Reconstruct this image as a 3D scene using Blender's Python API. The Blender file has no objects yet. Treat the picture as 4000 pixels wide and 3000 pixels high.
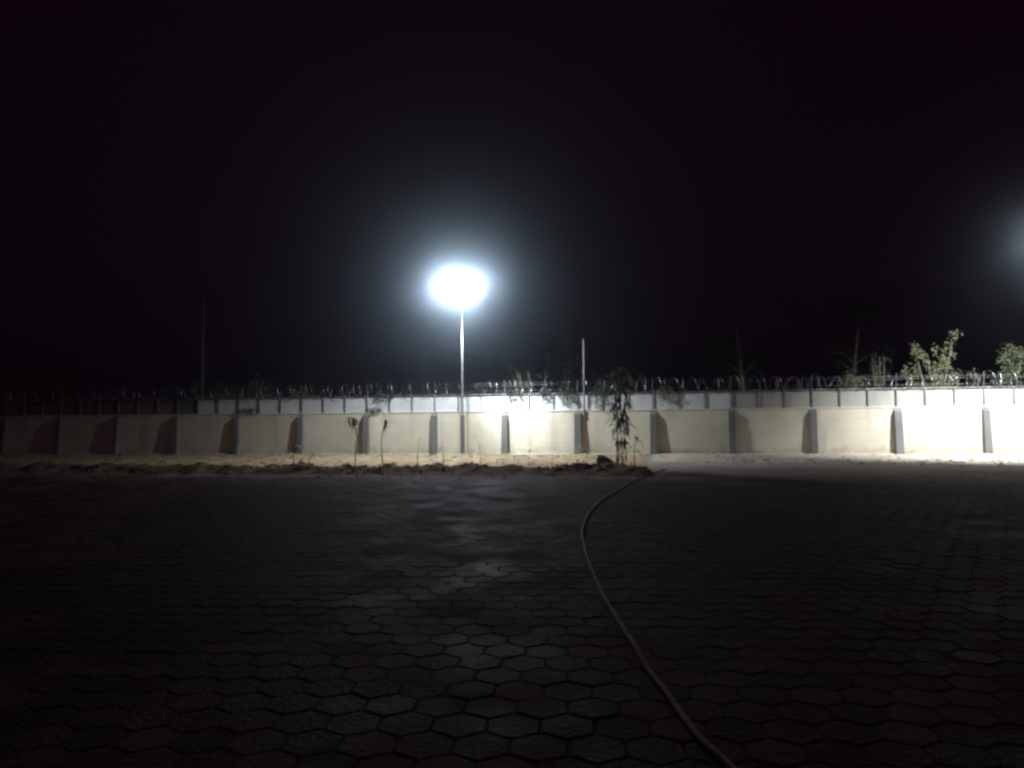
import bpy, math, random
from mathutils import Vector, Matrix, noise

random.seed(11)
R = math.radians
sc = bpy.context.scene
col = sc.collection

# ------------------------------------------------------------------ camera
PITCH, ROLL, CAM_H = R(2.44), R(0.55), 1.6
cam_d = bpy.data.cameras.new("camera")
cam_d.lens = 26.0
cam_d.sensor_width = 36.0
cam_d.clip_end = 1000.0
cam = bpy.data.objects.new("camera", cam_d)
col.objects.link(cam)
cam.matrix_world = Matrix.Translation((0, 0, CAM_H)) @ Matrix.Rotation(R(90) + PITCH, 4, 'X') @ Matrix.Rotation(-ROLL, 4, 'Z')
sc.camera = cam

# ------------------------------------------------------------------ night sky
world = bpy.data.worlds.new("World")
sc.world = world
world.use_nodes = True
wn, wl = world.node_tree.nodes, world.node_tree.links
wn.clear()
w_out = wn.new("ShaderNodeOutputWorld")
w_bg = wn.new("ShaderNodeBackground")
w_sky = wn.new("ShaderNodeTexSky")
w_sky.sky_type = 'NISHITA'
w_sky.sun_disc = False
w_sky.sun_elevation = R(-6)
w_sky.sun_rotation = R(200)
w_bg.inputs["Strength"].default_value = 0.002
w_lift = wn.new("ShaderNodeBackground")            # even purple lift of the black level, added to the sky
w_lift.inputs["Color"].default_value = (1.0, 0.28, 0.78, 1)
w_lift.inputs["Strength"].default_value = 0.0043
w_add = wn.new("ShaderNodeAddShader")
wl.new(w_sky.outputs[0], w_bg.inputs["Color"])
wl.new(w_bg.outputs[0], w_add.inputs[0])
wl.new(w_lift.outputs[0], w_add.inputs[1])
wl.new(w_add.outputs[0], w_out.inputs["Surface"])

fill_sun_d = bpy.data.lights.new("fill_sun", 'SUN')  # added soft purple fill that lifts the dark surfaces; no moon there
fill_sun_d.energy = 0.07
fill_sun_d.angle = R(30)
fill_sun_d.color = (1.0, 0.45, 0.80)
fill_sun = bpy.data.objects.new("fill_sun", fill_sun_d)
fill_sun.rotation_euler = (R(40), 0, R(20))
col.objects.link(fill_sun)

# strengths of the two flood lights (radiant intensity of the beam, radiance of the lens)
CENTRE_BEAM, CENTRE_LENS = 290.0, 560.0
CENTRE_AIM = 680.0               # added narrow spot that makes the glare patch on the parapet
CENTRE_SIDE = (110.0, 165.0)      # two added side spots that brighten the wall further along
RIGHT_BEAM, RIGHT_LENS = 1050.0, 450.0
HAZE_DENSITY, HAZE_G = 0.0085, 0.975

vs = sc.view_settings
vs.view_transform = 'Standard'
vs.look = 'None'
vs.exposure = 0.0
vs.gamma = 1.0
vs.use_curve_mapping = False
sc.render.engine = 'CYCLES'
sc.cycles.use_denoising = True
sc.cycles.max_bounces = 5
sc.cycles.diffuse_bounces = 3
sc.cycles.volume_bounces = 0
sc.cycles.pixel_filter_type = 'BLACKMAN_HARRIS'
sc.cycles.filter_width = 2.7

# ------------------------------------------------------------------ helpers
F = 26.0 / 36.0 * 4000.0
_f = Vector((0, math.cos(PITCH), math.sin(PITCH)))
_u0 = Vector((0, -math.sin(PITCH), math.cos(PITCH)))
_x = Vector((1, 0, 0))
_r = _x * math.cos(ROLL) - _u0 * math.sin(ROLL)
_u = _u0 * math.cos(ROLL) + _x * math.sin(ROLL)
CAM = Vector((0, 0, CAM_H))

def ray(px, py):
    return _f * F + _r * (px - 2000) - _u * (py - 1500)
def on_ground(px, py, h=0.0):
    d = ray(px, py)
    return CAM + d * ((h - CAM_H) / d.z)
def at_depth(px, py, Y):
    d = ray(px, py)
    return CAM + d * (Y / d.y)

WALL_A = math.atan(0.185)
WALL_O = Vector((0, 30.45, 0))
WM = Matrix.Translation(WALL_O) @ Matrix.Rotation(-WALL_A, 4, 'Z')   # local x along wall, local y outwards
WI = WM.inverted()
def wl_pt(s, y, z=0.0):
    return WM @ Vector((s, y, z))
def behind_wall(px, py, y):
    """the point seen at that pixel on the vertical plane y metres behind the wall face"""
    d = ray(px, py)
    n = (WM.to_3x3() @ Vector((0, 1, 0)))
    p0 = wl_pt(0, y)
    return CAM + d * ((p0 - CAM).dot(n) / d.dot(n))

class MB:
    def __init__(self):
        self.v, self.f = [], []
    def quad(self, pts):
        b = len(self.v)
        self.v += [Vector(p) for p in pts]
        self.f.append(tuple(range(b, b + len(pts))))
        return self
    def box(self, x0, x1, y0, y1, z0, z1):
        b = len(self.v)
        self.v += [Vector(p) for p in ((x0,y0,z0),(x1,y0,z0),(x1,y1,z0),(x0,y1,z0),(x0,y0,z1),(x1,y0,z1),(x1,y1,z1),(x0,y1,z1))]
        for q in ((3,2,1,0),(4,5,6,7),(0,1,5,4),(1,2,6,5),(2,3,7,6),(3,0,4,7)):
            self.f.append(tuple(b + i for i in q))
        return self
    def hexa(self, pts):
        b = len(self.v)
        self.v += [Vector(p) for p in pts]
        for q in ((3,2,1,0),(4,5,6,7),(0,1,5,4),(1,2,6,5),(2,3,7,6),(3,0,4,7)):
            self.f.append(tuple(b + i for i in q))
        return self
    def tube(self, pts, rad, n=6, cap=True):
        pts = [Vector(p) for p in pts]
        if not hasattr(rad, '__len__'):
            rad = [rad] * len(pts)
        b = len(self.v)
        side = None
        for i, p in enumerate(pts):
            t = (pts[min(i + 1, len(pts) - 1)] - pts[max(i - 1, 0)]).normalized()
            if side is None:
                side = t.orthogonal().normalized()
            side = (side - t * side.dot(t))
            side = side.normalized() if side.length > 1e-6 else t.orthogonal().normalized()
            up = t.cross(side)
            for k in range(n):
                a = 2 * math.pi * k / n
                self.v.append(p + (side * math.cos(a) + up * math.sin(a)) * rad[i])
        for i in range(len(pts) - 1):
            for k in range(n):
                k2 = (k + 1) % n
                self.f.append((b + i*n + k, b + i*n + k2, b + (i+1)*n + k2, b + (i+1)*n + k))
        if cap:
            self.f.append(tuple(b + k for k in reversed(range(n))))
            e = b + (len(pts) - 1) * n
            self.f.append(tuple(e + k for k in range(n)))
        return self
    def mesh(self, name, mat, smooth=False):
        m = bpy.data.meshes.new(name)
        m.from_pydata([tuple(p) for p in self.v], [], self.f)
        m.materials.append(mat)
        if smooth:
            for p in m.polygons:
                p.use_smooth = True
        m.update()
        return m
    def build(self, name, mat, parent=None, smooth=False):
        return link(name, self.mesh(name, mat, smooth), parent)

def link(name, data, parent=None):
    o = bpy.data.objects.new(name, data)
    col.objects.link(o)
    if parent is not None:
        o.parent = parent
    return o
def tag(o, label=None, cat=None, group=None, kind=None):
    if label: o["label"] = label
    if cat: o["category"] = cat
    if group: o["group"] = group
    if kind: o["kind"] = kind
    return o
def empty(name, loc, rz=0.0):
    o = bpy.data.objects.new(name, None)
    o.empty_display_size = 0.3
    o.location = loc
    o.rotation_euler = (0, 0, rz)
    col.objects.link(o)
    return o

# ------------------------------------------------------------------ materials
def material(name, c1, c2, scale=3.0, rough=(0.8, 0.95), bump=0.0, bump_scale=40.0, metal=0.0, spec=0.5, detail=6.0, ramp=(0.35, 0.65), stain=None, lines=0.0, per_object=0.0):
    m = bpy.data.materials.new(name)
    m.use_nodes = True
    n, l = m.node_tree.nodes, m.node_tree.links
    b = n["Principled BSDF"]
    tc = n.new("ShaderNodeTexCoord")
    geo = n.new("ShaderNodeNewGeometry")
    nz = n.new("ShaderNodeTexNoise")
    nz.inputs["Scale"].default_value = scale
    nz.inputs["Detail"].default_value = detail
    nz.inputs["Roughness"].default_value = 0.62
    l.new(geo.outputs["Position"], nz.inputs["Vector"])
    rp = n.new("ShaderNodeValToRGB")
    rp.color_ramp.elements[0].position, rp.color_ramp.elements[1].position = ramp
    rp.color_ramp.elements[0].color = (*c1, 1)
    rp.color_ramp.elements[1].color = (*c2, 1)
    l.new(nz.outputs["Fac"], rp.inputs["Fac"])
    c = rp.outputs["Color"]
    if stain:
        mp = n.new("ShaderNodeMapping")
        mp.inputs["Scale"].default_value = stain[1]
        l.new(geo.outputs["Position"], mp.inputs["Vector"])
        n2 = n.new("ShaderNodeTexNoise")
        n2.inputs["Scale"].default_value = 1.0
        n2.inputs["Detail"].default_value = 5.0
        l.new(mp.outputs[0], n2.inputs["Vector"])
        r2 = n.new("ShaderNodeMapRange")
        r2.inputs["From Min"].default_value = 0.52
        r2.inputs["From Max"].default_value = 0.75
        r2.inputs["To Max"].default_value = stain[2]
        l.new(n2.outputs["Fac"], r2.inputs["Value"])
        mx = n.new("ShaderNodeMixRGB")
        mx.inputs["Color2"].default_value = (*stain[0], 1)
        l.new(r2.outputs[0], mx.inputs["Fac"])
        l.new(c, mx.inputs["Color1"])
        c = mx.outputs["Color"]
    if per_object:
        oi = n.new("ShaderNodeObjectInfo")
        r3 = n.new("ShaderNodeMapRange")
        r3.inputs["To Min"].default_value = 1.0 - per_object
        r3.inputs["To Max"].default_value = 1.0 + per_object
        l.new(oi.outputs["Random"], r3.inputs["Value"])
        hv = n.new("ShaderNodeHueSaturation")
        l.new(r3.outputs[0], hv.inputs["Value"])
        l.new(c, hv.inputs["Color"])
        c = hv.outputs["Color"]
    l.new(c, b.inputs["Base Color"])
    rr = n.new("ShaderNodeMapRange")
    rr.inputs["To Min"].default_value, rr.inputs["To Max"].default_value = rough
    rr.inputs["From Min"].default_value, rr.inputs["From Max"].default_value = 0.3, 0.7
    l.new(nz.outputs["Fac"], rr.inputs["Value"])
    l.new(rr.outputs[0], b.inputs["Roughness"])
    b.inputs["Metallic"].default_value = metal
    b.inputs["Specular IOR Level"].default_value = spec
    h = None
    if bump:
        n3 = n.new("ShaderNodeTexNoise")
        n3.inputs["Scale"].default_value = bump_scale
        n3.inputs["Detail"].default_value = 4.0
        l.new(geo.outputs["Position"], n3.inputs["Vector"])
        h = n3.outputs["Fac"]
    if lines:
        sx = n.new("ShaderNodeSeparateXYZ")
        l.new(geo.outputs["Position"], sx.inputs[0])
        mu = n.new("ShaderNodeMath"); mu.operation = 'MULTIPLY'; mu.inputs[1].default_value = 2 * math.pi / lines
        l.new(sx.outputs["Z"], mu.inputs[0])
        si = n.new("ShaderNodeMath"); si.operation = 'SINE'
        l.new(mu.outputs[0], si.inputs[0])
        pw = n.new("ShaderNodeMapRange")
        pw.inputs["From Min"].default_value, pw.inputs["From Max"].default_value = 0.9, 1.0
        pw.inputs["To Max"].default_value = 0.6
        l.new(si.outputs[0], pw.inputs["Value"])
        ad = n.new("ShaderNodeMath"); ad.operation = 'ADD'
        l.new(pw.outputs[0], ad.inputs[0])
        if h is not None:
            l.new(h, ad.inputs[1])
        h = ad.outputs[0]
    if h is not None:
        bp = n.new("ShaderNodeBump")
        bp.inputs["Strength"].default_value = bump
        bp.inputs["Distance"].default_value = 0.02
        l.new(h, bp.inputs["Height"])
        l.new(bp.outputs[0], b.inputs["Normal"])
    return m

def leaf_material(name, c1, c2):
    m = material(name, c1, c2, scale=9.0, rough=(0.5, 0.7), per_object=0.25)
    n, l = m.node_tree.nodes, m.node_tree.links
    b = n["Principled BSDF"]
    src = b.inputs["Base Color"].links[0].from_socket
    tr = n.new("ShaderNodeBsdfTranslucent")
    l.new(src, tr.inputs["Color"])
    mx = n.new("ShaderNodeMixShader")
    mx.inputs[0].default_value = 0.3
    l.new(b.outputs[0], mx.inputs[1])
    l.new(tr.outputs[0], mx.inputs[2])
    l.new(mx.outputs[0], n["Material Output"].inputs["Surface"])
    return m

M = {}
M['ground'] = material('dark earth', (0.05, 0.038, 0.03), (0.11, 0.085, 0.065), scale=0.6, bump=0.6, bump_scale=9, spec=0.04)
M['paver'] = material('concrete paver', (0.036, 0.023, 0.028), (0.098, 0.062, 0.075), scale=1.1, rough=(0.58, 0.98), bump=0.7, bump_scale=26, spec=0.07, per_object=0.30, stain=((0.022, 0.018, 0.018), (0.45, 0.45, 0.45), 0.8))
def dust(m, c, d0, d1):
    n, l = m.node_tree.nodes, m.node_tree.links
    b = n["Principled BSDF"]
    src = b.inputs["Base Color"].links[0].from_socket
    geo = n.new("ShaderNodeNewGeometry")
    dt = n.new("ShaderNodeVectorMath"); dt.operation = 'DOT_PRODUCT'
    dt.inputs[1].default_value = (math.sin(WALL_A), math.cos(WALL_A), 0)
    l.new(geo.outputs["Position"], dt.inputs[0])
    nz = n.new("ShaderNodeTexNoise")
    nz.inputs["Scale"].default_value = 0.55
    nz.inputs["Detail"].default_value = 6
    l.new(geo.outputs["Position"], nz.inputs["Vector"])
    ma = n.new("ShaderNodeMath"); ma.operation = 'MULTIPLY_ADD'
    l.new(nz.outputs["Fac"], ma.inputs[0]); ma.inputs[1].default_value = 7.0
    l.new(dt.outputs["Value"], ma.inputs[2])
    mr = n.new("ShaderNodeMapRange"); mr.interpolation_type = 'SMOOTHSTEP'
    o = WALL_O.y * math.cos(WALL_A)
    mr.inputs["From Min"].default_value = o - d0 + 3.5
    mr.inputs["From Max"].default_value = o - d1 + 3.5
    mr.inputs["To Max"].default_value = 0.9
    l.new(ma.outputs[0], mr.inputs["Value"])
    mx = n.new("ShaderNodeMixRGB")
    mx.inputs["Color2"].default_value = (*c, 1)
    l.new(mr.outputs[0], mx.inputs["Fac"])
    l.new(src, mx.inputs["Color1"])
    l.new(mx.outputs[0], b.inputs["Base Color"])
dust(M['paver'], (0.36, 0.32, 0.27), 14.0, 3.0)
M['joint'] = material('joint dirt', (0.032, 0.021, 0.024), (0.078, 0.052, 0.06), scale=6, spec=0.05)
dust(M['joint'], (0.30, 0.265, 0.22), 15.0, 4.0)
M['sand'] = material('pale builders sand', (0.33, 0.295, 0.24), (0.50, 0.46, 0.385), scale=1.4, bump=0.7, bump_scale=14, spec=0.05, stain=((0.14, 0.11, 0.085), (0.7, 0.7, 0.7), 0.75))
M['bed'] = material('dry tan soil', (0.20, 0.145, 0.085), (0.42, 0.33, 0.215), scale=2.2, bump=0.8, bump_scale=11, spec=0.05, stain=((0.12, 0.085, 0.055), (1.6, 1.6, 1.6), 0.7))
M['ridge'] = material('dark topsoil', (0.085, 0.058, 0.041), (0.175, 0.122, 0.088), scale=2.6, bump=0.9, bump_scale=16, spec=0.04)
M['plaster'] = material('cream plaster', (0.53, 0.485, 0.385), (0.63, 0.58, 0.465), scale=0.8, bump=0.25, bump_scale=22, lines=0.43, stain=((0.33, 0.285, 0.215), (2.1, 2.1, 0.32), 0.6))
def splash(m, c, h):
    # mud splashed up from the ground
    n, l = m.node_tree.nodes, m.node_tree.links
    b = n["Principled BSDF"]
    src = b.inputs["Base Color"].links[0].from_socket
    geo = n.new("ShaderNodeNewGeometry")
    sx = n.new("ShaderNodeSeparateXYZ")
    l.new(geo.outputs["Position"], sx.inputs[0])
    nz = n.new("ShaderNodeTexNoise")
    nz.inputs["Scale"].default_value = 3.5
    nz.inputs["Detail"].default_value = 7
    l.new(geo.outputs["Position"], nz.inputs["Vector"])
    ma = n.new("ShaderNodeMath"); ma.operation = 'MULTIPLY_ADD'
    l.new(nz.outputs["Fac"], ma.inputs[0]); ma.inputs[1].default_value = -0.75
    l.new(sx.outputs["Z"], ma.inputs[2])
    mr = n.new("ShaderNodeMapRange")
    mr.inputs["From Min"].default_value = h - 0.35
    mr.inputs["From Max"].default_value = -0.42
    mr.inputs["To Max"].default_value = 0.75
    l.new(ma.outputs[0], mr.inputs["Value"])
    mx = n.new("ShaderNodeMixRGB")
    mx.inputs["Color2"].default_value = (*c, 1)
    l.new(mr.outputs[0], mx.inputs["Fac"])
    l.new(src, mx.inputs["Color1"])
    l.new(mx.outputs[0], b.inputs["Base Color"])
splash(M['plaster'], (0.27, 0.215, 0.15), 0.32)
M['plaster_dark'] = material('dark grey buttress render', (0.115, 0.111, 0.112), (0.175, 0.17, 0.168), scale=1.4, bump=0.4, bump_scale=26, stain=((0.10, 0.095, 0.09), (2.5, 2.5, 0.6), 0.6))  # buttresses in a darker grey than the wall
M['coping'] = material('pale mortar', (0.56, 0.53, 0.45), (0.70, 0.67, 0.58), scale=4, bump=0.4, bump_scale=30)
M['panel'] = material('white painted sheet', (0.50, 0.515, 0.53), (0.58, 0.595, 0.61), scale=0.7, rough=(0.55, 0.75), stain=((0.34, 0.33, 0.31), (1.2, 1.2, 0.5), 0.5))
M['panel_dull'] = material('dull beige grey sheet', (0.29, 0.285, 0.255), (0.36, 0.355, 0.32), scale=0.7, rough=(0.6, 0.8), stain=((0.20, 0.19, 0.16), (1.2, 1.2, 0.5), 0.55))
M['panel_shade'] = material('shade toned sheet', (0.10, 0.085, 0.08), (0.19, 0.165, 0.155), scale=1.2, rough=(0.6, 0.8))  # sheet colour darkened to stand in for shade on the left bays
M['steel'] = material('grey painted steel', (0.10, 0.105, 0.115), (0.17, 0.175, 0.185), scale=6, rough=(0.5, 0.7))
M['galv'] = material('galvanised steel', (0.45, 0.46, 0.48), (0.62, 0.63, 0.65), scale=7, rough=(0.3, 0.5), metal=0.85)
M['mast'] = material('dull grey paint', (0.20, 0.20, 0.205), (0.28, 0.28, 0.285), scale=6, rough=(0.6, 0.8))
M['wire'] = material('razor wire steel', (0.26, 0.265, 0.28), (0.40, 0.405, 0.42), scale=11, rough=(0.34, 0.62), metal=1.0)
M['wood'] = material('weathered pole timber', (0.055, 0.047, 0.04), (0.10, 0.085, 0.07), scale=5, bump=0.4, bump_scale=30)
M['ceramic'] = material('white glazed ceramic', (0.70, 0.68, 0.66), (0.80, 0.78, 0.76), scale=4, rough=(0.12, 0.25))
M['cable'] = material('black cable', (0.07, 0.07, 0.075), (0.12, 0.12, 0.125), scale=4, rough=(0.45, 0.6))
M['hose'] = material('pale plastic hose', (0.25, 0.185, 0.17), (0.38, 0.295, 0.27), scale=3, rough=(0.7, 0.9), spec=0.15, stain=((0.07, 0.05, 0.045), (3, 3, 3), 0.7))
M['leaf'] = leaf_material('green leaf', (0.048, 0.062, 0.028), (0.10, 0.115, 0.055))
M['leaf_pale'] = leaf_material('pale dusty leaf', (0.13, 0.15, 0.07), (0.23, 0.24, 0.125))
M['leaf_dark'] = leaf_material('dark leaf', (0.03, 0.042, 0.025), (0.062, 0.078, 0.042))
M['leaf_dry'] = leaf_material('wilted leaf', (0.10, 0.085, 0.045), (0.19, 0.155, 0.08))
M['leaf_yellow'] = leaf_material('yellow green leaf', (0.28, 0.27, 0.09), (0.42, 0.38, 0.15))
M['stem'] = material('dry stem', (0.085, 0.062, 0.036), (0.15, 0.11, 0.065), scale=14)
M['bark'] = material('bark', (0.10, 0.083, 0.066), (0.19, 0.16, 0.13), scale=6, bump=0.6, bump_scale=24)
M['rock'] = material('grey brown stone', (0.10, 0.085, 0.072), (0.19, 0.165, 0.14), scale=5, bump=0.7, bump_scale=18)
M['housing'] = material('lamp housing aluminium', (0.22, 0.225, 0.23), (0.30, 0.305, 0.31), scale=6, rough=(0.4, 0.6), metal=0.5)

def emitter(name, color, strength):
    m = bpy.data.materials.new(name)
    m.use_nodes = True
    n, l = m.node_tree.nodes, m.node_tree.links
    n.clear()
    o = n.new("ShaderNodeOutputMaterial")
    e = n.new("ShaderNodeEmission")
    e.inputs["Color"].default_value = (*color, 1)
    e.inputs["Strength"].default_value = strength
    l.new(e.outputs[0], o.inputs["Surface"])
    return m

# ------------------------------------------------------------------ ground
def fbm(x, y, z=0.0, o=4):
    return noise.fractal(Vector((x, y, z)), 1.0, 2.0, o)

g = MB().quad([(-150, -30, -0.06), (150, -30, -0.06), (150, 150, -0.06), (-150, 150, -0.06)])
tag(g.build('ground', M['ground']), kind='structure')

def grid_mesh(s0, s1, ds, y0, y1, dy, fz, skip=None):
    """height field in the wall's own frame"""
    b = MB()
    ns, ny = int(round((s1 - s0) / ds)) + 1, int(round((y1 - y0) / dy)) + 1
    idx = {}
    for j in range(ny):
        for i in range(ns):
            s, y = s0 + i * ds, y0 + j * dy
            b.v.append(wl_pt(s, y, fz(s, y)))
    for j in range(ny - 1):
        for i in range(ns - 1):
            a = j * ns + i
            b.f.append((a, a + 1, a + ns + 1, a + ns))
    return b

BED_END = 5.65
# paved yard: a dirt sheet with every paver a real block on it
pv = MB().quad([(-40, -6, -0.006), (40, -6, -0.006), (40, 36, -0.006), (-40, 36, -0.006)])
paving = tag(pv.build('paving', M['joint']), kind='structure')

FLAT = 0.28
def paver_mesh(name, jitter):
    b = MB()
    rings = ((0.492, -0.03), (0.491, -0.007), (0.458, 0.0))
    rnd = random.Random(jitter)
    for rr, z in rings:
        for k in range(6):
            a = math.pi / 6 + k * math.pi / 3
            q = rr * FLAT / math.cos(math.pi / 6) * (1 + rnd.uniform(-0.02, 0.008))
            b.v.append(Vector((q * math.cos(a), q * math.sin(a), z)))
    for t in range(2):
        for k in range(6):
            k2 = (k + 1) % 6
            b.f.append((t*6 + k, t*6 + k2, t*6 + 6 + k2, t*6 + 6 + k))
    b.f.append(tuple(12 + k for k in range(6)))
    return b
paver_bm = [paver_mesh('paver', j) for j in range(4)]
paver_me = [b.mesh('paver', M['paver']) for b in paver_bm]

def in_view(p, margin=0.35):
    if p.y < 2.2:
        return False
    return abs(p.x) < 0.73 * p.y + margin + 0.5
spots = []
row_h = FLAT * math.sqrt(3) / 2
rot = Matrix.Rotation(R(-4), 3, 'Z')
for j in range(-20, 140):
    for i in range(-110, 110):
        q = rot @ Vector(((i + 0.5 * (j & 1)) * FLAT, j * row_h, 0))
        p = Vector((q.x, q.y, 0))
        if not in_view(p):
            continue
        lw = WI @ p
        if lw.x < BED_END + 0.1 and lw.y > -11.2:
            continue
        if lw.y > -2.2:
            continue
        spots.append((p, lw))
spots.sort(key=lambda t: t[0].y ** 2 + t[0].x ** 2)
rest = MB()
rnd = random.Random(5)
tile_no = 0
for p, lw in spots:
    z = rnd.uniform(-0.003, 0.003) + 0.004 * fbm(p.x * 0.35, p.y * 0.35)
    rx, ry = rnd.gauss(0, 0.010), rnd.gauss(0, 0.010)
    k = rnd.randrange(4)
    e = Matrix.Translation((p.x, p.y, z)) @ Matrix.Rotation(R(-4) + rnd.uniform(-0.02, 0.02), 4, 'Z') @ Matrix.Rotation(rx, 4, 'X') @ Matrix.Rotation(ry, 4, 'Y')
    if tile_no < 300:
        o = link('paver', paver_me[k], paving)
        o.matrix_world = e
    else:
        b = len(rest.v)
        rest.v += [e @ v for v in paver_bm[k].v]
        rest.f += [tuple(b + i for i in f) for f in paver_bm[k].f]
    tile_no += 1
tag(rest.build('paver_field', M['paver'], paving), kind='stuff')

# strip of pale sand along the foot of the wall, right of the bed
def sand_z(s, y):
    d = -y
    t = d / 4.6
    return 0.055 - 0.062 * t + 0.028 * fbm(s * 0.8, y * 0.8, 3.0) + 0.012 * fbm(s * 3.1, y * 3.1, 7.0)
tag(grid_mesh(BED_END, 32.0, 0.14, -8.5, 0.0, 0.14, sand_z).build('sand_strip', M['sand'], None, True), kind='structure')

# planting bed between wall and ridge
def bed_z(s, y):
    lump = 0.05 * fbm(s * 0.9, y * 1.1, 1.0) + 0.05 * max(0, fbm(s * 2.3, y * 2.3, 4.0))
    return 0.015 + lump - 0.05 * max(0.0, (s - (BED_END - 0.4)) / 0.4)
tag(grid_mesh(-42.0, BED_END, 0.12, -9.6, 0.0, 0.12, bed_z).build('planting_bed', M['bed'], None, True), kind='structure')

# ridge of heaped topsoil along the front of the bed
def ridge_z(s, y):
    c = -9.75 + 0.22 * fbm(s * 0.35, 0.0, 9.0)
    h = 0.27 + 0.08 * fbm(s * 0.55, 2.0, 5.0)
    u = y - c
    w = 0.75 if u < 0 else 0.62
    base = h * math.exp(-(u / w) ** 2) - 0.07
    cl = 0.12 * fbm(s * 1.7, y * 1.7, 2.0) + 0.055 * fbm(s * 5.3, y * 5.3, 6.0)
    end = min(1.0, max(0.0, (BED_END + 0.12 - s) / 0.35))
    return (base + cl * math.exp(-(u / 1.0) ** 2)) * end - 0.08 * (1 - end)
tag(grid_mesh(-42.0, BED_END + 0.12, 0.07, -11.5, -8.0, 0.07, ridge_z).build('soil_ridge', M['ridge'], None, True), kind='structure')

# clods lying on the ridge and the bed
cl = MB()
rnd = random.Random(21)
def clod(b, c, r, rr):
    n0 = len(b.v)
    pts = [(0,0,1)] + [(math.cos(k*math.pi/3), math.sin(k*math.pi/3), 0.25) for k in range(6)] + [(math.cos(k*math.pi/3+.5)*.8, math.sin(k*math.pi/3+.5)*.8, -0.5) for k in range(6)]
    for q in pts:
        b.v.append(c + Vector(q) * r * rr.uniform(0.7, 1.25))
    for k in range(6):
        k2 = (k + 1) % 6
        b.f += [(n0, n0+1+k, n0+1+k2), (n0+1+k, n0+7+k, n0+1+k2), (n0+1+k2, n0+7+k, n0+7+k2)]
for _ in range(1300):
    s = rnd.uniform(-34, BED_END - 0.1)
    y = rnd.gauss(-9.7, 0.62)
    if -11.3 < y < -8.2:
        z = max(ridge_z(s, y), bed_z(s, y) if y > -9.6 else -1)
        clod(cl, wl_pt(s, y, z), rnd.choice((0.02, 0.025, 0.03, 0.04, 0.055)), rnd)
for _ in range(420):
    s = rnd.uniform(-34, BED_END + 0.3)
    y = -11.0 - abs(rnd.gauss(0, 0.45))
    clod(cl, wl_pt(s, y, 0.0), rnd.choice((0.008, 0.012, 0.018, 0.03)), rnd)
tag(cl.build('soil_clods', M['ridge']), 'dark earth clods strewn along the soil ridge', 'soil', kind='stuff')
cl2 = MB()
for _ in range(650):
    s = rnd.uniform(-34, BED_END - 0.2)
    y = rnd.uniform(-8.3, -0.4)
    clod(cl2, wl_pt(s, y, bed_z(s, y)), rnd.choice((0.02, 0.03, 0.045, 0.07)), rnd)
for _ in range(260):
    s = rnd.uniform(BED_END, 22)
    y = -abs(rnd.gauss(2.6, 1.6)) - 0.2
    clod(cl2, wl_pt(s, y, max(0, sand_z(s, y))), rnd.choice((0.015, 0.02, 0.03, 0.05)), rnd)
tag(cl2.build('loose_soil_lumps', M['bed']), 'tan dry soil lumps scattered at the wall foot', 'soil', kind='stuff')

# ------------------------------------------------------------------ boundary wall
S0 = 17.69
BAYS = [S0 + 3.0 * k for k in range(-17, 5)]
wall = empty('boundary_wall', WALL_O, -WALL_A)
tag(wall, 'long cream plastered boundary wall with battered buttresses and raised sheet parapet', 'wall')
WH = 1.80
bay_me = MB().box(0.002, 2.998, 0.0, 0.2, -0.3, WH - 0.045).mesh('wall_bay', M['plaster'])
cop_me = MB().box(0.002, 2.998, -0.022, 0.225, WH - 0.045, WH).mesh('coping', M['coping'])
plinth_me = MB().box(0.12, 2.88, -0.16, -0.002, -0.3, 0.05).mesh('plinth', M['coping'])
bt = MB()
hw = 0.12
bt.hexa([(-hw, -0.27, -0.3), (hw, -0.27, -0.3), (hw, -0.002, -0.3), (-hw, -0.002, -0.3),
         (-hw, -0.145, 1.62), (hw, -0.145, 1.62), (hw, -0.002, 1.735), (-hw, -0.002, 1.735)])
butt_me = bt.mesh('buttress', M['plaster_dark'])
for i, s in enumerate(BAYS):
    for nm, me in (('wall_bay', bay_me), ('coping', cop_me), ('plinth', plinth_me)):
        o = link(nm, me, wall)
        o.location = (s, 0, 0)
    o = link('buttress', butt_me, wall)
    o.location = (s, 0, 0)
    o.scale = (random.uniform(0.92, 1.1), random.uniform(0.9, 1.06), random.uniform(0.985, 1.01))
PH = 0.635
pan_me = MB().box(0.006, 0.994, 0.075, 0.10, WH + 0.002, WH + PH).mesh('parapet_panel', M['panel'])
pan3_me = MB().box(0.006, 0.994, 0.075, 0.10, WH + 0.002, WH + PH).mesh('parapet_panel', M['panel_dull'])
pan2_me = MB().box(0.006, 0.994, 0.075, 0.10, WH + 0.002, WH + PH).mesh('parapet_panel', M['panel_shade'])
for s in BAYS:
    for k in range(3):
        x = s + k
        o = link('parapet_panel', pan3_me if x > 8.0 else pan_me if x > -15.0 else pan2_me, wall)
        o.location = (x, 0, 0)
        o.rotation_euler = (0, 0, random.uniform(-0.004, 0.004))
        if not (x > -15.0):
            o["label"] = 'parapet sheet with shade put into its dark colour'

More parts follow.
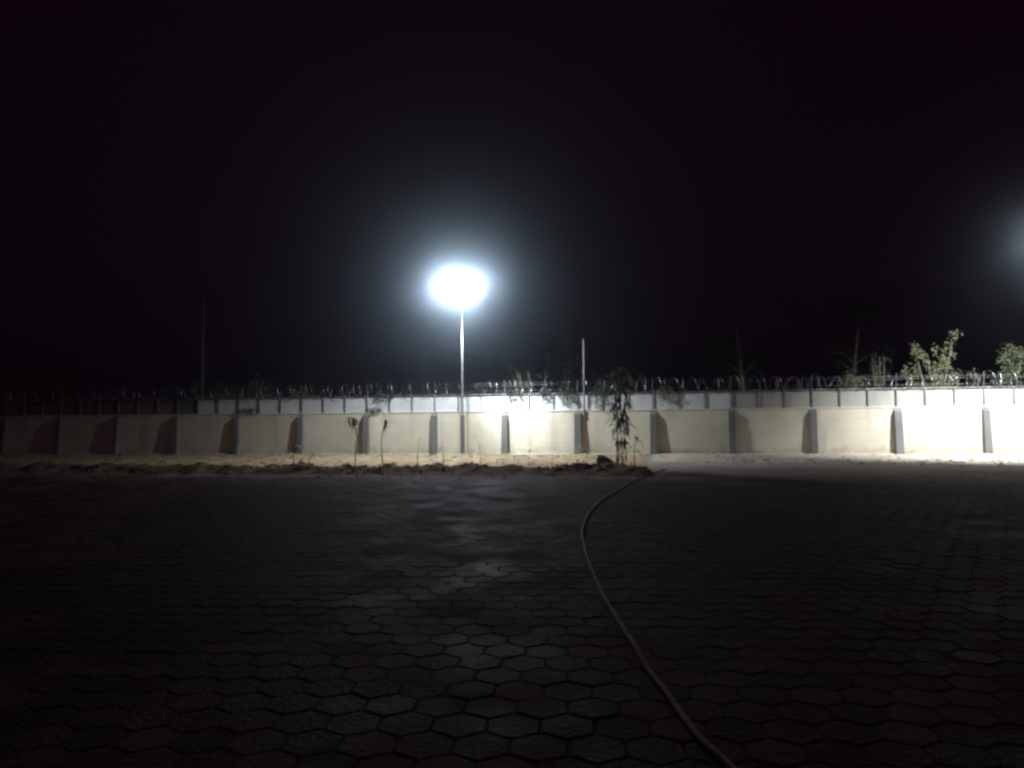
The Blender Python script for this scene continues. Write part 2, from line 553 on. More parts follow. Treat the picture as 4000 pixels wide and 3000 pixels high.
# ------------------------------------------------------------------ razor wire fence on the wall
fence = empty('razor_wire_fence', wl_pt(0, 0, WH), -WALL_A)
tag(fence, 'razor wire coils on steel posts and rail along the top of the wall', 'fence')
post = MB().box(-0.022, 0.022, 0.024, 0.030, 0.001, PH + 0.03).box(0.018, 0.022, 0.030, 0.066, 0.001, PH + 0.03)
post.box(-0.05, 0.05, -0.01, 0.066, 0.0005, 0.008)
post_me = post.mesh('post', M['steel'])
arm = MB().tube([(0, 0.045, PH + 0.05), (0, 0.0, PH + 0.36), (0, -0.02, PH + 0.62)], 0.010, 5)
arm_me = arm.mesh('coil_bracket', M['steel'])
L0, L1 = BAYS[0], BAYS[-1] + 3.0
for s in BAYS:
    for k in range(3):
        o = link('post', post_me, fence)
        o.location = (s + k, 0, 0)
        o.rotation_euler = (0, random.uniform(-0.012, 0.012), 0)
    o = link('coil_bracket', arm_me, fence)
    o.location = (s, 0, 0)
    rl = MB().box(s + 0.003, s + 2.997, 0.02, 0.071, PH + 0.03, PH + 0.065)
    rl.build('top_rail', M['galv'], fence)
for z, y in ((PH + 0.40, -0.03), (PH + 0.20, 0.28), (PH + 0.50, 0.16)):
    pts = []
    s = L0
    while s <= L1 + 0.01:
        pts.append((s, y, z + 0.012 * math.sin(s * 2.1)))
        s += 1.5
    MB().tube(pts, 0.0045, 4).build('line_wire', M['wire'], fence)
def coil(seed):
    rr = random.Random(seed)
    b = MB()
    pts = []
    loops, seg = 8, 20
    ph = [rr.uniform(-0.13, 0.13) for _ in range(loops + 1)]
    rad = [rr.uniform(0.21, 0.34) for _ in range(loops + 1)]
    ph[-1], rad[0], rad[-1], ph[0] = 0, 0.3, 0.3, 0
    for i in range(loops * seg + 1):
        t = i / seg
        k = min(int(t), loops - 1)
        fr = t - k
        r = rad[k] * (1 - fr) + rad[k + 1] * fr
        dx = ph[k] * (1 - fr) + ph[k + 1] * fr
        a = 2 * math.pi * t
        x = t / loops * 3.0 + dx + 0.09 * math.sin(a * 0.5)
        pts.append(Vector((x, 0.08 + r * math.cos(a), PH + 0.355 + r * math.sin(a) - 0.05 * math.sin(math.pi * min(1, t / loops)))))
    b.tube(pts, 0.0065, 4)
    for i in range(1, len(pts) - 1):
        t = (pts[i + 1] - pts[i - 1]).normalized()
        n = Vector((1, 0, 0)).cross(t).normalized()
        n = (Matrix.Rotation(rr.uniform(0, 6.28), 3, t) @ n)
        c = pts[i]
        b.quad([c + t * 0.032, c + n * 0.014, c - t * 0.032, c - n * 0.014])
    return b.mesh('razor_coil', M['wire'])
coils = [coil(k) for k in range(9)]
for i, s in enumerate(BAYS):
    o = link('razor_coil', coils[(i * 4 + i // 9) % 9], fence)
    o.location = (s, 0, random.uniform(-0.015, 0.015))

# ------------------------------------------------------------------ flood lamp posts
def lamp_post(base, height, arm_to, beam, lens, color, label, rb=0.043, lower_tube=True):
    """base: world foot; arm_to: horizontal world vector from pole to lamp head"""
    t = empty('lamp_post', base)
    tag(t, label, 'lamp post', 'flood lamp posts along the wall')
    MB().tube([(0, 0, 0.0), (0, 0, height * 0.5), (0, 0, height + 0.12)], [rb * 1.1, rb, rb * 0.8], 14).build('pole', M['galv'], t, True)
    if lower_tube:
        MB().tube([(0, 0, -0.05), (0, 0, 1.62), (0, 0, 1.70)], [0.085, 0.085, 0.05], 14).build('lower_tube', M['steel'], t)  # wider dark tube round the lower pole, giving the dark stripe there
    bp = MB().box(-0.16, 0.16, -0.16, 0.16, -0.1, 0.09)
    bp.build('footing', M['coping'], t)
    a = Vector((arm_to.x, arm_to.y, 0))
    d = a.normalized()
    MB().tube([(0, 0, height - 0.35), d * (a.length * 0.35) + Vector((0, 0, height + 0.05)), a + Vector((0, 0, height + 0.09))], [0.028, 0.025, 0.022], 10).build('arm', M['galv'], t, True)
    # head: tilted housing with fins, lens below
    head = MB()
    side = Vector((-d.y, d.x, 0))
    head_c = a + Vector((0, 0, height))
    return t, d, side, head_c

def lamp_head(t, head_c, facing, beam, lens, color, spot_dir, cone, blend=1.0, side=None, side_sign=1, aim=None):
    n = facing.normalized()
    sx = n.cross(Vector((0, 0, 1))).normalized()
    sy = n.cross(sx).normalized()
    def P(u, v, w):
        return head_c + sx * u + sy * v + n * w
    hb = MB()
    def bx(b, u0, u1, v0, v1, w0, w1):
        b.hexa([P(u0,v0,w0),P(u1,v0,w0),P(u1,v1,w0),P(u0,v1,w0),P(u0,v0,w1),P(u1,v0,w1),P(u1,v1,w1),P(u0,v1,w1)])
    bx(hb, -0.27, 0.27, -0.18, 0.18, -0.11, -0.02)
    bx(hb, -0.27, 0.27, 0.165, 0.18, -0.019, 0.03)
    bx(hb, -0.27, 0.27, -0.18, -0.165, -0.019, 0.03)
    bx(hb, 0.255, 0.27, -0.164, 0.164, -0.019, 0.03)
    bx(hb, -0.27, -0.255, -0.164, 0.164, -0.019, 0.03)
    head = hb.build('lamp_head', M['housing'], t)
    for k in range(7):
        fb = MB()
        u = -0.21 + 0.07 * k
        bx(fb, u - 0.006, u + 0.006, -0.15, 0.15, -0.16, -0.111)
        fb.build('cooling_fin', M['housing'], head)
    db = MB()
    bx(db, -0.25, 0.25, -0.16, 0.16, -0.018, 0.004)
    db.build('lens', emitter('lit lens', color, lens), head)
    along = (WM.to_3x3() @ Vector((1, 0, 0)))
    beams = [(beam, spot_dir, cone)]
    if side:
        beams += [(side, along * 0.86 * side_sign + Vector((0, 0.12, -0.5)), R(100))]
    if aim:
        beams.append((aim[0], aim[1] - (t.location + head_c), aim[2]))
    for power, direction, angle in beams:  # main beam, then the added side and patch spots
        ld = bpy.data.lights.new('head_spot', 'SPOT')
        ld.energy = power * 4 * math.pi
        ld.color = color
        ld.spot_size = angle
        ld.spot_blend = blend
        ld.shadow_soft_size = 0.10
        lo = bpy.data.objects.new('head_spot', ld)
        col.objects.link(lo)
        lo.parent = t
        lo.location = head_c + n * 0.10
        lo.rotation_euler = direction.to_track_quat('-Z', 'Y').to_euler()

wall_n = (WM.to_3x3() @ Vector((0, -1, 0)))      # from wall towards the yard
base = wl_pt(0, 0); 
p_pole = at_depth(1806, 1500, 29.9)
p_pole = Vector((p_pole.x, p_pole.y, 0.0))
to_lamp = Vector((0.0, -1.9, 0))
t, d, side, hc = lamp_post(p_pole, 6.55, to_lamp, 0, 0, None, 'tall slim pole with a lit cool white flood lamp plus added second head beside the soil bed')
MB().tube([hc + Vector((-0.42, 0.06, 0.10)), hc + Vector((0.42, 0.06, 0.10))], 0.02, 8).build('added_crossbar', M['galv'], t)
for k, dx in ((0, -0.33), (1, 0.33)):  # second head and its crossbar are added to widen the glare
    lamp_head(t, hc + Vector((dx, 0, 0)), Vector((0.05, -0.62, -0.78)), CENTRE_BEAM / 2, CENTRE_LENS, (0.85, 0.94, 1.0), Vector((0.0, 0.25, -1)), R(168), side=CENTRE_SIDE[k], side_sign=(-1, 1)[k], aim=(CENTRE_AIM, wl_pt(-0.1, 0, 3.3), R(46)) if k else None)

lp = wl_pt(17.9, -4.5)
pp = wl_pt(18.9, -6.4)
t, d, side, hc = lamp_post(Vector((pp.x, pp.y, -0.02)), 7.0, lp - pp, 0, 0, None, 'lit flood lamp pole on the pavers facing the brightest stretch of wall', lower_tube=False)
lamp_head(t, hc, Vector((-0.15, 0.1, -0.98)), RIGHT_BEAM, RIGHT_LENS, (0.93, 0.97, 1.0), -wall_n * 0.58 + Vector((0, 0, -0.81)), R(106))

# slim dark pole fixed to the wall top
pt = behind_wall(2283, 1603, 0.0)
q = WI @ pt
mast = empty('wall_mast', wl_pt(q.x, -0.045, WH - 0.35), -WALL_A)
tag(mast, 'slim unlit grey pole clamped to the wall beside the bamboo clump', 'pole')
MB().tube([(0, 0, 0), (0, 0, 3.2)], [0.034, 0.028], 10).build('pole', M['mast'], mast, True)
for z in (0.08, 0.27):
    MB().box(-0.075, 0.075, -0.04, 0.021, z, z + 0.04).build('clamp', M['steel'], mast)
MB().tube([(0, 0, 3.2), (0, 0, 3.23)], [0.035, 0.02], 10).build('cap', M['steel'], mast)

# distant power pole with two crossarms
def power_pole(px, top, Y, label, arms, rb=0.09):
    a, b = at_depth(px, 1623, Y), at_depth(px, top, Y)
    t = empty('power_pole', (a.x, a.y, -0.06))
    tag(t, label, 'power pole')
    H = b.z + 0.06
    MB().tube([(0, 0, 0), (0, 0, H * 0.5), (0, 0, H)], [rb * 1.25, rb * 1.1, rb * 0.85], 10).build('pole', M['wood'], t, True)
    for py, x0, x1 in arms:
        z = at_depth(px, py, Y).z + 0.06
        k = Y / F
        arm = MB().box((x0 - px) * k - 0.12, (x1 - px) * k + 0.12, -rb - 0.1, -rb - 0.002, z - 0.14, z - 0.04).build('crossarm', M['steel'], t)
        for x in (x0, x1):
            c = Vector(((x - px) * k, -rb - 0.05, z))
            MB().tube([c + Vector((0,0,-0.04)), c, c + Vector((0,0,0.05)), c + Vector((0,0,0.10)), c + Vector((0,0,0.16)), c + Vector((0,0,0.20))], [0.03, 0.08, 0.05, 0.075, 0.05, 0.02], 10).build('insulator', M['ceramic'], arm, True)
    return t
power_pole(2243, 1335, 39.0, 'distant power pole with crossarms and white insulators beyond the wall', [(1418, 2228, 2260), (1463, 2203, 2228)])
for k, (a, b) in enumerate((((1700, 1362), (2228, 1412)), ((1700, 1415), (2203, 1456)))):
    A, B = at_depth(*a, 54.0), at_depth(*b, 38.9)
    pts = []
    for i in range(13):
        f = i / 12
        p = A.lerp(B, f); p.z -= 0.5 * 4 * f * (1 - f) * 0.5
        pts.append(p)
    tag(MB().tube(pts, 0.016, 5).build('power_cable', M['cable']), ('upper' if k == 0 else 'lower') + ' of two black cables strung to the distant power pole', 'cable', 'cables of the power pole')

# tall dim pole beyond the left part of the wall
a, b = behind_wall(790, 1560, 1.6), behind_wall(779, 1120, 1.6)
t = empty('bare_pole', (a.x, a.y, -0.06))
tag(t, 'tall bare unlit pole standing beyond the wall where the shade-darkened sheets begin', 'pole')
MB().tube([(0, 0, 0), (0, 0, b.z * 0.5), (0, 0, b.z)], [0.10, 0.09, 0.075], 12).build('pole', M['wood'], t, True)
MB().tube([(0, 0, b.z), (0, 0, b.z + 0.04)], [0.085, 0.05], 12).build('cap', M['steel'], t)

# ------------------------------------------------------------------ hose on the pavers
hp = [(2905,3060),(2851,2994),(2735,2878),(2634,2741),(2576,2668),(2511,2581),(2453,2480),(2410,2408),(2366,2343),(2330,2270),(2308,2212),(2287,2147),(2274,2089),(2276,2060),(2294,2013),(2323,1977),(2359,1945),(2395,1923),(2424,1905),(2468,1881),(2511,1861),(2545,1848)]
ctrl = [on_ground(x, y, 0.03) for x, y in hp]
ext = [ctrl[0] + (ctrl[0] - ctrl[1]) * 3.0] + ctrl + [on_ground(2600, 1832, 0.03)]
pts = []
for i in range(len(ext) - 1):
    p0, p1, p2, p3 = ext[max(i-1, 0)], ext[i], ext[i+1], ext[min(i+2, len(ext)-1)]
    for k in range(6):
        u = k / 6
        q = 0.5 * ((2*p1) + (p2-p0)*u + (2*p0-5*p1+4*p2-p3)*u*u + (-p0+3*p1-3*p2+p3)*u**3)
        q.x += 0.012 * fbm(q.y * 1.1, 3.0, 8.0) + 0.004 * fbm(q.y * 4.0, 1.0, 2.0)
        q.z = 0.020 + 0.005 * abs(math.sin(q.y * 2.3))
        pts.append(q)
pts.append(ext[-1])
tag(MB().tube(pts, 0.019, 8).build('garden_hose', M['hose'], None, True), 'pale plastic hose curving across the dark pavers towards the soil ridge', 'hose')

# ------------------------------------------------------------------ plants
def leaf_blade(L, W, droop, fold=0.12, n=4):
    b = MB()
    pts = []
    for i in range(n + 1):
        f = i / n
        x = L * f * (1 - 0.25 * droop * f)
        z = -droop * L * f * f * 0.75
        w = W * (math.sin(math.pi * min(1, 0.12 + 0.88 * f)) ** 0.8) * 0.5
        pts.append((x, z, w))
    for x, z, w in pts:
        b.v += [Vector((x, w, z + fold * w)), Vector((x, 0, z - fold * w)), Vector((x, -w, z + fold * w))]
    for i in range(n):
        a = i * 3
        b.f += [(a, a+3, a+4, a+1), (a+1, a+4, a+5, a+2)]
    return b
def place(o, p, az, el, roll=0.0, scale=1.0):
    o.matrix_local = Matrix.Translation(p) @ Matrix.Rotation(az, 4, 'Z') @ Matrix.Rotation(-el, 4, 'Y') @ Matrix.Rotation(roll, 4, 'X') @ Matrix.Scale(scale, 4)

blade_long = [leaf_blade(0.30, 0.045, dr).mesh('leaf', M['leaf']) for dr in (0.5, 0.9, 1.3)]
blade_wilt = [leaf_blade(0.36, 0.12, dr).mesh('leaf', M['leaf_dry']) for dr in (1.1, 1.6)]
blade_yel = [leaf_blade(0.36, 0.11, dr).mesh('leaf', M['leaf_yellow']) for dr in (0.9, 1.4)]
blade_dark = [leaf_blade(0.34, 0.06, dr).mesh('leaf', M['leaf_dark']) for dr in (0.6, 1.0, 1.4)]

# bamboo-like clump at the right end of the ridge
bpos = at_depth(2428, 1815, 21.4)
bam = empty('bamboo_clump', (bpos.x, bpos.y, 0.08))
tag(bam, 'tall clump of leafy thin canes growing at the end of the soil ridge', 'bamboo')
rb = random.Random(3)
canes = [(-0.115, 0.03, 2.25, -0.01), (0.0, -0.05, 2.75, 0.0), (0.12, 0.04, 2.5, 0.03), (-0.06, 0.12, 2.6, -0.05), (0.06, 0.10, 2.9, 0.08)]
nl = 0
for cx, cy, H, lean in canes:
    pts = [Vector((cx + lean * (z / H) * 1.2 + 0.012 * math.sin(7 * z + cx * 40), cy, z)) for z in [H * i / 12 for i in range(13)]]
    MB().tube(pts, [0.013 - 0.008 * i / 12 for i in range(13)], 6).build('cane', M['stem'], bam, True)
    for i in range(26):
        band = rb.random()
        if band < 0.06: z = rb.uniform(0.28, 0.42)
        elif band < 0.16: z = rb.uniform(0.62, 0.85)
        else: z = rb.uniform(1.0, H * 0.99)
        f = z / H * 12
        k = min(int(f), 11)
        p = pts[k].lerp(pts[k + 1], f - k)
        o = link('leaf', rb.choice(blade_dark if rb.random() < 0.6 else blade_long) if z > 0.9 else rb.choice(blade_wilt), bam)
        place(o, p, rb.uniform(0, 6.28), rb.uniform(-0.9, 0.7), rb.uniform(-0.5, 0.5), rb.uniform(0.75, 1.35) * (0.42 if z < 0.9 else 1.0))
        nl += 1
    # drooping plume of the cane
    for i in range(9):
        o = link('leaf', rb.choice(blade_dark), bam)
        place(o, pts[-1] + Vector((0, 0, -0.02 * i)), rb.uniform(0, 6.28), rb.uniform(-0.5, 0.9), 0, rb.uniform(1.0, 1.7))

def seedling(name, label, base, pts, leaves, mat_stem=M['stem'], rs=0.015):
    """pts: local polyline of the stem; leaves: (t along stem, azimuth, elevation, scale, mesh)"""
    t = empty(name, base)
    tag(t, label, 'seedling', 'young plants on the soil bed')
    P = [Vector(p) for p in pts]
    fine = []
    for i in range(len(P) - 1):
        p0, p1, p2, p3 = P[max(i-1, 0)], P[i], P[i+1], P[min(i+2, len(P)-1)]
        for k in range(5):
            u = k / 5
            fine.append(0.5 * ((2*p1) + (p2-p0)*u + (2*p0-5*p1+4*p2-p3)*u*u + (-p0+3*p1-3*p2+p3)*u**3))
    fine.append(P[-1])
    n = len(fine)
    MB().tube(fine, [rs * (1.15 - 0.75 * i / (n - 1)) for i in range(n)], 6).build('stem', mat_stem, t, True)
    for f, az, el, scl, me in leaves:
        i = min(int(f * (n - 1)), n - 1)
        place(link('leaf', me, t), fine[i], az, el, 0, scl)
    return t
K = 21.3 / F            # metres per source pixel at the ridge's crest
def ridge_pt(px, off=-9.7):
    # point on the ridge seen at column px
    d = ray(px, 1700)
    n = (WM.to_3x3() @ Vector((0, 1, 0)))
    p = CAM + d * ((wl_pt(0, off) - CAM).dot(n) / d.dot(n))
    q = WI @ p
    return wl_pt(q.x, off, max(ridge_z(q.x, off), bed_z(q.x, off) if off > -9.6 else -1) - 0.02)
PI = math.pi
W0, W1 = blade_wilt
Y0, Y1 = blade_yel
seedling('seedling', 'tall wilted seedling with forked stem and drooping brown top leaves', ridge_pt(1387),
         [(0,0,0),(0.01,0,0.4),(0.02,0,0.72),(0.11,0.02,1.0),(0.10,0.02,1.22),(0.03,0,1.38),(-0.12,0,1.44),(-0.22,0,1.43)],
         [(0.40, PI, 0.85, 0.9, W0), (0.46, 0.1, 0.9, 0.7, W1), (0.55, 2.9, -0.3, 0.8, W1), (0.58, 0.2, -0.6, 0.8, W0), (0.62, 0.3, -0.4, 0.8, W1), (0.72, 2.9, -0.5, 0.7, W1), (0.76, -0.3, -0.8, 0.9, W1), (0.84, 0.2, -0.6, 1.0, W0), (0.9, 2.6, -0.7, 0.8, W1), (0.97, 3.1, -0.2, 0.7, W1), (0.8, 1.6, -0.9, 0.8, W0)])
seedling('seedling', 'tall thin seedling with one narrow wilted leaf bunch at its top', ridge_pt(1496),
         [(0,0,0),(-0.03,0,0.35),(-0.04,0,0.7),(0.0,0,1.0),(0.06,0,1.25),(0.07,0,1.34)],
         [(0.66, 0.5, 0.9, 0.7, W0), (0.72, 2.5, -0.9, 0.5, W1), (0.82, 0.3, 0.9, 0.9, W1), (0.9, 1.4, -0.9, 0.7, W1), (0.95, -0.3, -0.8, 0.9, W1), (0.99, 2.9, -0.9, 0.6, W1)])
seedling('seedling', 'bare thin twig seedling standing before the second plastered bay past the wilted pair', ridge_pt(1629),
         [(0,0,0),(0.02,0,0.3),(0.05,0,0.62),(0.04,0,0.8)], [(0.6, 2.8, 0.4, 0.35, W0), (0.95, 0.4, 0.3, 0.35, W0)], rs=0.010)
seedling('seedling', 'short twig with two small leaves in front of the lamp pole buttress', ridge_pt(1733, -9.3),
         [(0,0,0),(-0.01,0,0.25),(-0.05,0,0.52)], [(0.55, 0.3, 0.5, 0.4, W0), (0.95, 2.6, 0.3, 0.4, W1)], rs=0.010)
seedling('seedling', 'long bent twig leaning against the bright wall beside the lamp pole', ridge_pt(1878, -9.3),
         [(0,0,0),(-0.01,0,0.35),(-0.05,0,0.75),(-0.16,0,1.1)], [(0.7, 0.2, 0.2, 0.4, W0), (0.98, 2.9, -0.2, 0.45, W1)], rs=0.010)
seedling('seedling', 'small leafy seedling with upright leaves under the brightest parapet panels', ridge_pt(2063, -9.0),
         [(0,0,0),(0.0,0,0.3),(0.02,0,0.58)], [(0.4, 0.4, 0.8, 0.6, Y0), (0.6, 2.7, 0.9, 0.6, W0), (0.97, 1.2, 1.0, 0.6, Y0)], rs=0.007)
seedling('seedling', 'yellow green seedling with upright ragged leaves beside a buttress', ridge_pt(1148, -7.6),
         [(0,0,0),(-0.01,0,0.25),(0.0,0,0.5),(0.03,0,0.72)], [(0.3, 0.4, 0.9, 0.8, Y1), (0.45, 2.7, 0.8, 0.7, Y0), (0.6, 0.1, 0.5, 0.6, Y1), (0.75, 2.9, 0.4, 0.8, Y1), (0.95, 1.0, 0.6, 0.9, Y1), (0.5, 4.4, 0.3, 0.7, Y0)])
seedling('seedling', 'low pale yellow seedling with broad leaves arching to one side', ridge_pt(1205, -7.4),
         [(0,0,0),(0.05,0,0.28),(0.16,0,0.45)], [(0.75, 0.0, 0.3, 1.2, Y1), (0.85, -0.5, 0.2, 1.1, Y1), (0.98, 0.2, -0.2, 1.1, Y1), (0.5, 0.4, 0.2, 1.0, Y1), (0.95, 0.7, 0.1, 1.0, Y0)])
seedling('seedling', 'dim yellowish seedling at the foot of the unlit far wall', ridge_pt(472, -8.6),
         [(0,0,0),(0.0,0,0.3),(-0.03,0,0.55)], [(0.5, 2.7, 0.6, 0.7, Y1), (0.7, 0.4, 0.4, 0.7, Y0), (0.96, 2.0, 0.3, 0.7, Y1)])
seedling('seedling', 'dark small seedling with a round leafy top before the dim wall', ridge_pt(642, -8.8),
         [(0,0,0),(0.03,0,0.25),(-0.02,0,0.5)], [(0.8, 0.4, 0.2, 0.5, W0), (0.9, 2.4, 0.2, 0.5, W1), (0.98, 4.0, 0.4, 0.5, W0), (0.98, 5.4, 0.3, 0.5, W1)])
seedling('seedling', 'bushy yellow green seedling against the buttress beneath the slim unlit pole', ridge_pt(2290, -3.0),
         [(0,0,0),(0.02,0,0.25),(0.0,0,0.5)], [(0.3, 0.2, 0.7, 1.0, Y0), (0.45, 2.9, 0.6, 1.0, Y1), (0.6, 0.8, 0.5, 1.0, Y0), (0.75, 2.3, 0.5, 0.9, Y1), (0.95, 0.1, 0.3, 1.0, Y1), (0.95, 3.4, 0.5, 0.9, Y0)])
seedling('seedling', 'yellowing seedling with drooping leaves standing just past the bamboo clump', ridge_pt(2480, -8.2),
         [(0,0,0),(-0.02,0,0.4),(0.0,0,0.8),(0.03,0,1.0)], [(0.5, 0.5, 0.4, 0.8, Y1), (0.65, 2.4, 0.3, 0.8, Y1), (0.8, 0.1, 0.1, 0.9, Y1), (0.9, 3.3, 0.2, 0.8, Y0), (0.98, 1.2, 0.3, 0.8, Y1)])

# stone on the ridge next to the bamboo
rk = MB()
rr = random.Random(8)
p = at_depth(2362, 1792, 22.2)
prof = [(-0.22, 0.15), (-0.14, 0.18), (0.02, 0.13), (0.15, 0.06), (0.25, -0.03), (0.24, -0.16), (-0.24, -0.16), (-0.23, 0.0)]
n = len(prof)
for yy, sc_ in ((-0.16, 0.72), (-0.08, 1.0), (0.1, 1.0), (0.2, 0.66)):
    for x, z in prof:
        rk.v.append(Vector((x * sc_ * rr.uniform(0.92, 1.08), yy * rr.uniform(0.9, 1.1), z * sc_ * rr.uniform(0.92, 1.08))))
for j in range(3):
    for k in range(n):
        k2 = (k + 1) % n
        rk.f.append((j*n + k, j*n + k2, (j+1)*n + k2, (j+1)*n + k))
rk.f.append(tuple(reversed(range(n)))); rk.f.append(tuple(3*n + k for k in range(n)))
rock = rk.build('boulder', M['rock'])
rock.location = p + Vector((0, 0, -0.05))
tag(rock, 'wedge shaped grey brown stone lying on the soil beside the bamboo', 'stone')

# foliage
def leaf_cloud(b, c, rad, count, size, rr, squash=1.0):
    for _ in range(count):
        v = Vector((rr.gauss(0, 0.6), rr.gauss(0, 0.6), rr.gauss(0, 0.6)))
        p = c + Vector((v.x * rad, v.y * rad, v.z * rad * squash))
        L = size * rr.uniform(0.6, 1.3)
        ax = Vector((rr.gauss(0, 1), rr.gauss(0, 1), rr.gauss(-0.2, 0.7))).normalized()
        sd = ax.cross(Vector((rr.gauss(0, 1), rr.gauss(0, 1), rr.gauss(0, 1)))).normalized() * L * 0.26
        q = p + ax * L
        m = p + ax * L * 0.45
        b.quad([p, m + sd, q, m - sd])

def shrub(px, top, y, label, width, mat='leaf', seed=1, leaf=0.085, count=1500, shape=None, group='shrubs behind the wall'):
    rr = random.Random(seed)
    a = behind_wall(px, 1600, y)
    H = behind_wall(px, top, y).z
    t = empty('shrub', (a.x, a.y, -0.06))
    tag(t, label, 'shrub', group)
    sb = MB()
    cb = MB()
    nb = 5
    tips = shape or [(rr.uniform(-0.5, 0.5) * width, rr.uniform(-0.3, 0.3) * width, H * rr.uniform(0.8, 0.97)) for _ in range(nb)]
    for tx, ty, tz in tips:
        P = [Vector((0.05 * tx, 0.05 * ty, 0)), Vector((tx * 0.25, ty * 0.3, tz * 0.4)), Vector((tx * 0.7, ty * 0.8, tz * 0.75)), Vector((tx, ty, tz))]
        sb.tube(P, [0.035, 0.026, 0.015, 0.005], 6)
        for i in range(9):
            f = 0.30 + 0.70 * i / 8
            k = min(int(f * 3), 2)
            c = P[k].lerp(P[k + 1], f * 3 - k)
            c += Vector((rr.gauss(0, 0.09), rr.gauss(0, 0.09), rr.gauss(0, 0.06))) * width
            rad = width * rr.uniform(0.10, 0.26) * (1.2 - 0.75 * f)
            leaf_cloud(cb, c, rad, int(count / (9 * len(tips)) * (rad / (0.13 * width)) ** 1.6), leaf, rr, rr.uniform(0.9, 1.7))
    sb.build('stems', M['bark'], t, True)
    tag(cb.build('foliage', M[mat], t))
    return t
k27 = 29.0 / F
Hb = behind_wall(3660, 1310, 0.9).z
shrub(3655, 1310, 0.9, 'pale dusty shrub with two spread upright branch tips above the wire', 1.3, 'leaf_pale', 4, 0.075, 7000,
      shape=[(0.75, 0, Hb), (0.45, 0.1, Hb * 0.90), (-0.75, 0, Hb * 0.93), (-0.3, -0.1, Hb * 0.86), (0.1, 0.1, Hb * 0.80), (-0.9, 0.1, Hb * 0.68), (0.9, 0.1, Hb * 0.70)])
shrub(3925, 1325, 1.1, 'rounded green shrub behind the wall by the brightest bay', 1.3, 'leaf', 9, 0.08, 6000)
shrub(3450, 1350, 1.6, 'dim forked thin shrub between the pale shrub and the darker bays', 1.2, 'leaf_dark', 12, 0.08, 1200)
shrub(3270, 1440, 1.0, 'low dark shrub barely topping the razor wire', 1.4, 'leaf_pale', 15, 0.08, 3000)
shrub(3110, 1465, 1.0, 'low thin shrub behind the wire left of the lit bays', 1.2, 'leaf_dark', 18, 0.08, 900)
shrub(3790, 1440, 1.0, 'low green shrub filling the gap between pale shrub and rounded shrub', 1.2, 'leaf', 22, 0.08, 3000)
shrub(2480, 1440, 1.6, 'dim broad shrub spreading behind the bamboo clump', 1.8, 'leaf_pale', 25, 0.09, 1500)
shrub(2345, 1460, 2.6, 'dark shrub beyond the slim unlit pole', 1.5, 'leaf_dark', 26, 0.09, 1300)
shrub(2080, 1405, 2.2, 'dark shrub beyond the brightest parapet panels', 1.8, 'leaf_dark', 28, 0.09, 1500)
shrub(1900, 1450, 2.4, 'dark low shrub beyond the wall beside the lit lamp pole', 1.6, 'leaf_dark', 29, 0.09, 1200)
shrub(860, 1455, 1.5, 'dim brown shrub beyond the wall next to the tall bare pole', 1.7, 'leaf_dry', 31, 0.09, 1500)
shrub(1000, 1475, 1.4, 'dim brown shrub in the middle of the brown row beyond the wall', 1.7, 'leaf_dry', 33, 0.09, 1500)
shrub(1140, 1495, 1.3, 'dim brown shrub ending the brown row towards the lamp pole', 1.6, 'leaf_dry', 36, 0.09, 1300)

# creeper hanging over the parapet
def creeper(px, top, bot, wpx, label, seed, mat='leaf_dark', count=260):
    rr = random.Random(seed)
    q = WI @ behind_wall(px, top, 0.0)
    z0, z1 = (behind_wall(px, bot, 0.0)).z, (behind_wall(px, top, 0.0)).z
    w = wpx * 30.0 / F
    t = empty('creeper', wl_pt(q.x, -0.01, z0), -WALL_A)
    tag(t, label, 'creeper', 'creeper growing over the parapet')
    sb, cb = MB(), MB()
    nst = 5
    for i in range(nst):
        x = -w / 2 + w * (i + 0.5) / nst + rr.uniform(-0.05, 0.05)
        L = (z1 - z0) * rr.uniform(0.45, 1.0)
        P = [Vector((x * 0.8, 0.04, z1 - z0)), Vector((x, -0.02, (z1 - z0) - L * 0.5)), Vector((x + rr.uniform(-0.06, 0.06), -0.015, (z1 - z0) - L))]
        sb.tube(P, [0.006, 0.005, 0.002], 5)
        for k in range(6):
            f = k / 5 * 2
            j = min(int(f), 1)
            leaf_cloud(cb, P[j].lerp(P[j + 1], f - j) + Vector((0, -0.03, 0)), 0.075 * (1.25 - 0.1 * k), count // (nst * 6), 0.065, rr)
    sb.build('stems', M['stem'], t)
    cb.build('foliage', M[mat], t)
creeper(1505, 1538, 1566, 75, 'short dark creeper drooping from the rail over white panels', 41)
creeper(1465, 1595, 1612, 80, 'dark low creeper clump lying on the wall top behind the wilted seedling', 42)
creeper(975, 1597, 1612, 95, 'dark creeper clump lying on the wall top at the dim end of white panels', 43)
creeper(2010, 1530, 1556, 60, 'dark creeper tuft drooping over the brightest panels', 44)
creeper(2130, 1525, 1552, 40, 'thin creeper sprig over the bright panels left of the unlit pole', 45)
creeper(2215, 1522, 1580, 75, 'leafy creeper curtain over the panels beside the unlit pole', 46, count=420)
creeper(2345, 1520, 1600, 80, 'long leafy creeper hanging over the panels left of the bamboo', 47, count=480)
creeper(2600, 1518, 1580, 70, 'pale creeper hanging over the panels right of the bamboo', 48, 'leaf_pale', 380)

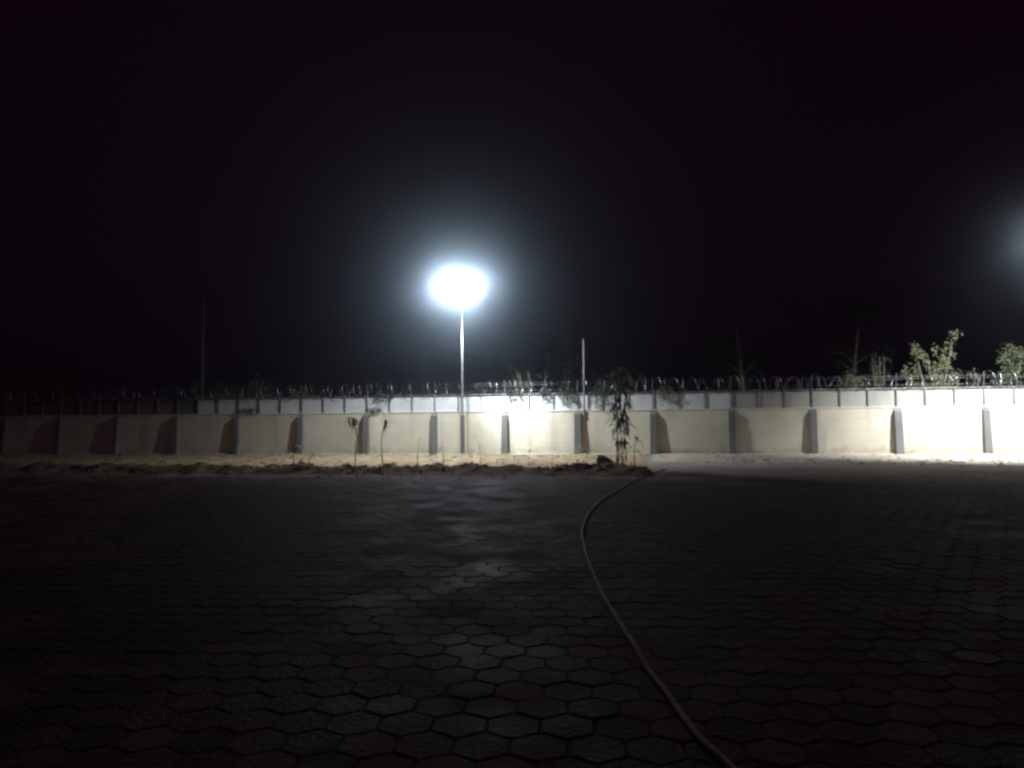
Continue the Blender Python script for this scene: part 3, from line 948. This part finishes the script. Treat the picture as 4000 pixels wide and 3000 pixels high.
# tall trees far behind
def tree(px, y, H, label, crown_w, seed, lean=0.0, mat='leaf_dark'):
    rr = random.Random(seed)
    a = behind_wall(px, 1600, y)
    t = empty('tree', (a.x, a.y, -0.06))
    tag(t, label, 'tree', 'tall trees beyond the wall')
    tb, cb = MB(), MB()
    P = [Vector((0, 0, 0)), Vector((lean * 0.2, 0, H * 0.25)), Vector((lean * 0.55, 0.1, H * 0.5)), Vector((lean * 1.0, 0, H * 0.75))]
    tb.tube(P, [0.17, 0.14, 0.10, 0.04], 9)
    for i in range(9):
        f = rr.uniform(0.35, 1.0)
        k = min(int(f * 3), 2)
        s = P[k].lerp(P[k + 1], f * 3 - k)
        az = rr.uniform(0, 6.28)
        L = crown_w * rr.uniform(0.35, 0.6)
        e = s + Vector((math.cos(az) * L, math.sin(az) * L, rr.uniform(0.25, 0.8) * L))
        m = s.lerp(e, 0.5) + Vector((0, 0, 0.12 * L))
        tb.tube([s, m, e], [0.05, 0.03, 0.01], 6)
        for c, r in ((e, 0.30), (m, 0.2), (e + Vector((rr.gauss(0, .3), rr.gauss(0, .3), rr.gauss(0.1, .3))), 0.25)):
            leaf_cloud(cb, c, crown_w * r, 90, 0.14, rr, 0.75)
    tb.build('trunk', M['bark'], t, True)
    cb.build('crown', M[mat], t)
tree(2915, 9.0, 9.5, 'tall dim tree with leaning trunk beyond the wall past the bamboo', 3.0, 51, -0.5)
tree(3325, 11.0, 9.0, 'tall dim forked tree beyond the wall behind the low dark shrub', 2.8, 52, 0.6)
tree(2120, 7.0, 6.2, 'dark tree beyond the wall near the distant power pole', 3.0, 53, 0.3)

# weeds along the edge of the sand
wb = random.Random(61)
wd = MB()
for _ in range(70):
    s = wb.uniform(8.0, 19.0)
    y = -abs(wb.gauss(3.6, 1.2)) - 0.8
    c = wl_pt(s, y, 0.0)
    for k in range(14):
        L = wb.uniform(0.04, 0.13)
        az = wb.uniform(0, 6.28)
        dv = Vector((math.cos(az) * 0.5, math.sin(az) * 0.5, 0.9)).normalized()
        sd = Vector((-math.sin(az), math.cos(az), 0)) * 0.008
        o = c + Vector((wb.gauss(0, .04), wb.gauss(0, .04), -0.01))
        wd.quad([o - sd, o + sd, o + dv * L])
tag(wd.build('weeds', M['leaf_dry']), 'sparse dry weeds at the edge of the sand strip', 'weeds', kind='stuff')

# ------------------------------------------------------------------ added haze
m = bpy.data.materials.new('added haze')
m.use_nodes = True
n, l = m.node_tree.nodes, m.node_tree.links
n.clear()
o = n.new("ShaderNodeOutputMaterial")
v = n.new("ShaderNodeVolumePrincipled")  # volume added for the glow the camera draws round the lamps
v.inputs["Color"].default_value = (0.68, 0.84, 1.0, 1)
v.inputs["Density"].default_value = HAZE_DENSITY
v.inputs["Anisotropy"].default_value = HAZE_G
l.new(v.outputs[0], o.inputs["Volume"])
hb = MB().box(-155, 155, -35, 155, -1.06, 13.0)
tag(hb.build('added_haze', m), 'thin added haze standing in for camera glow round the lamps', 'added_haze', kind='stuff')
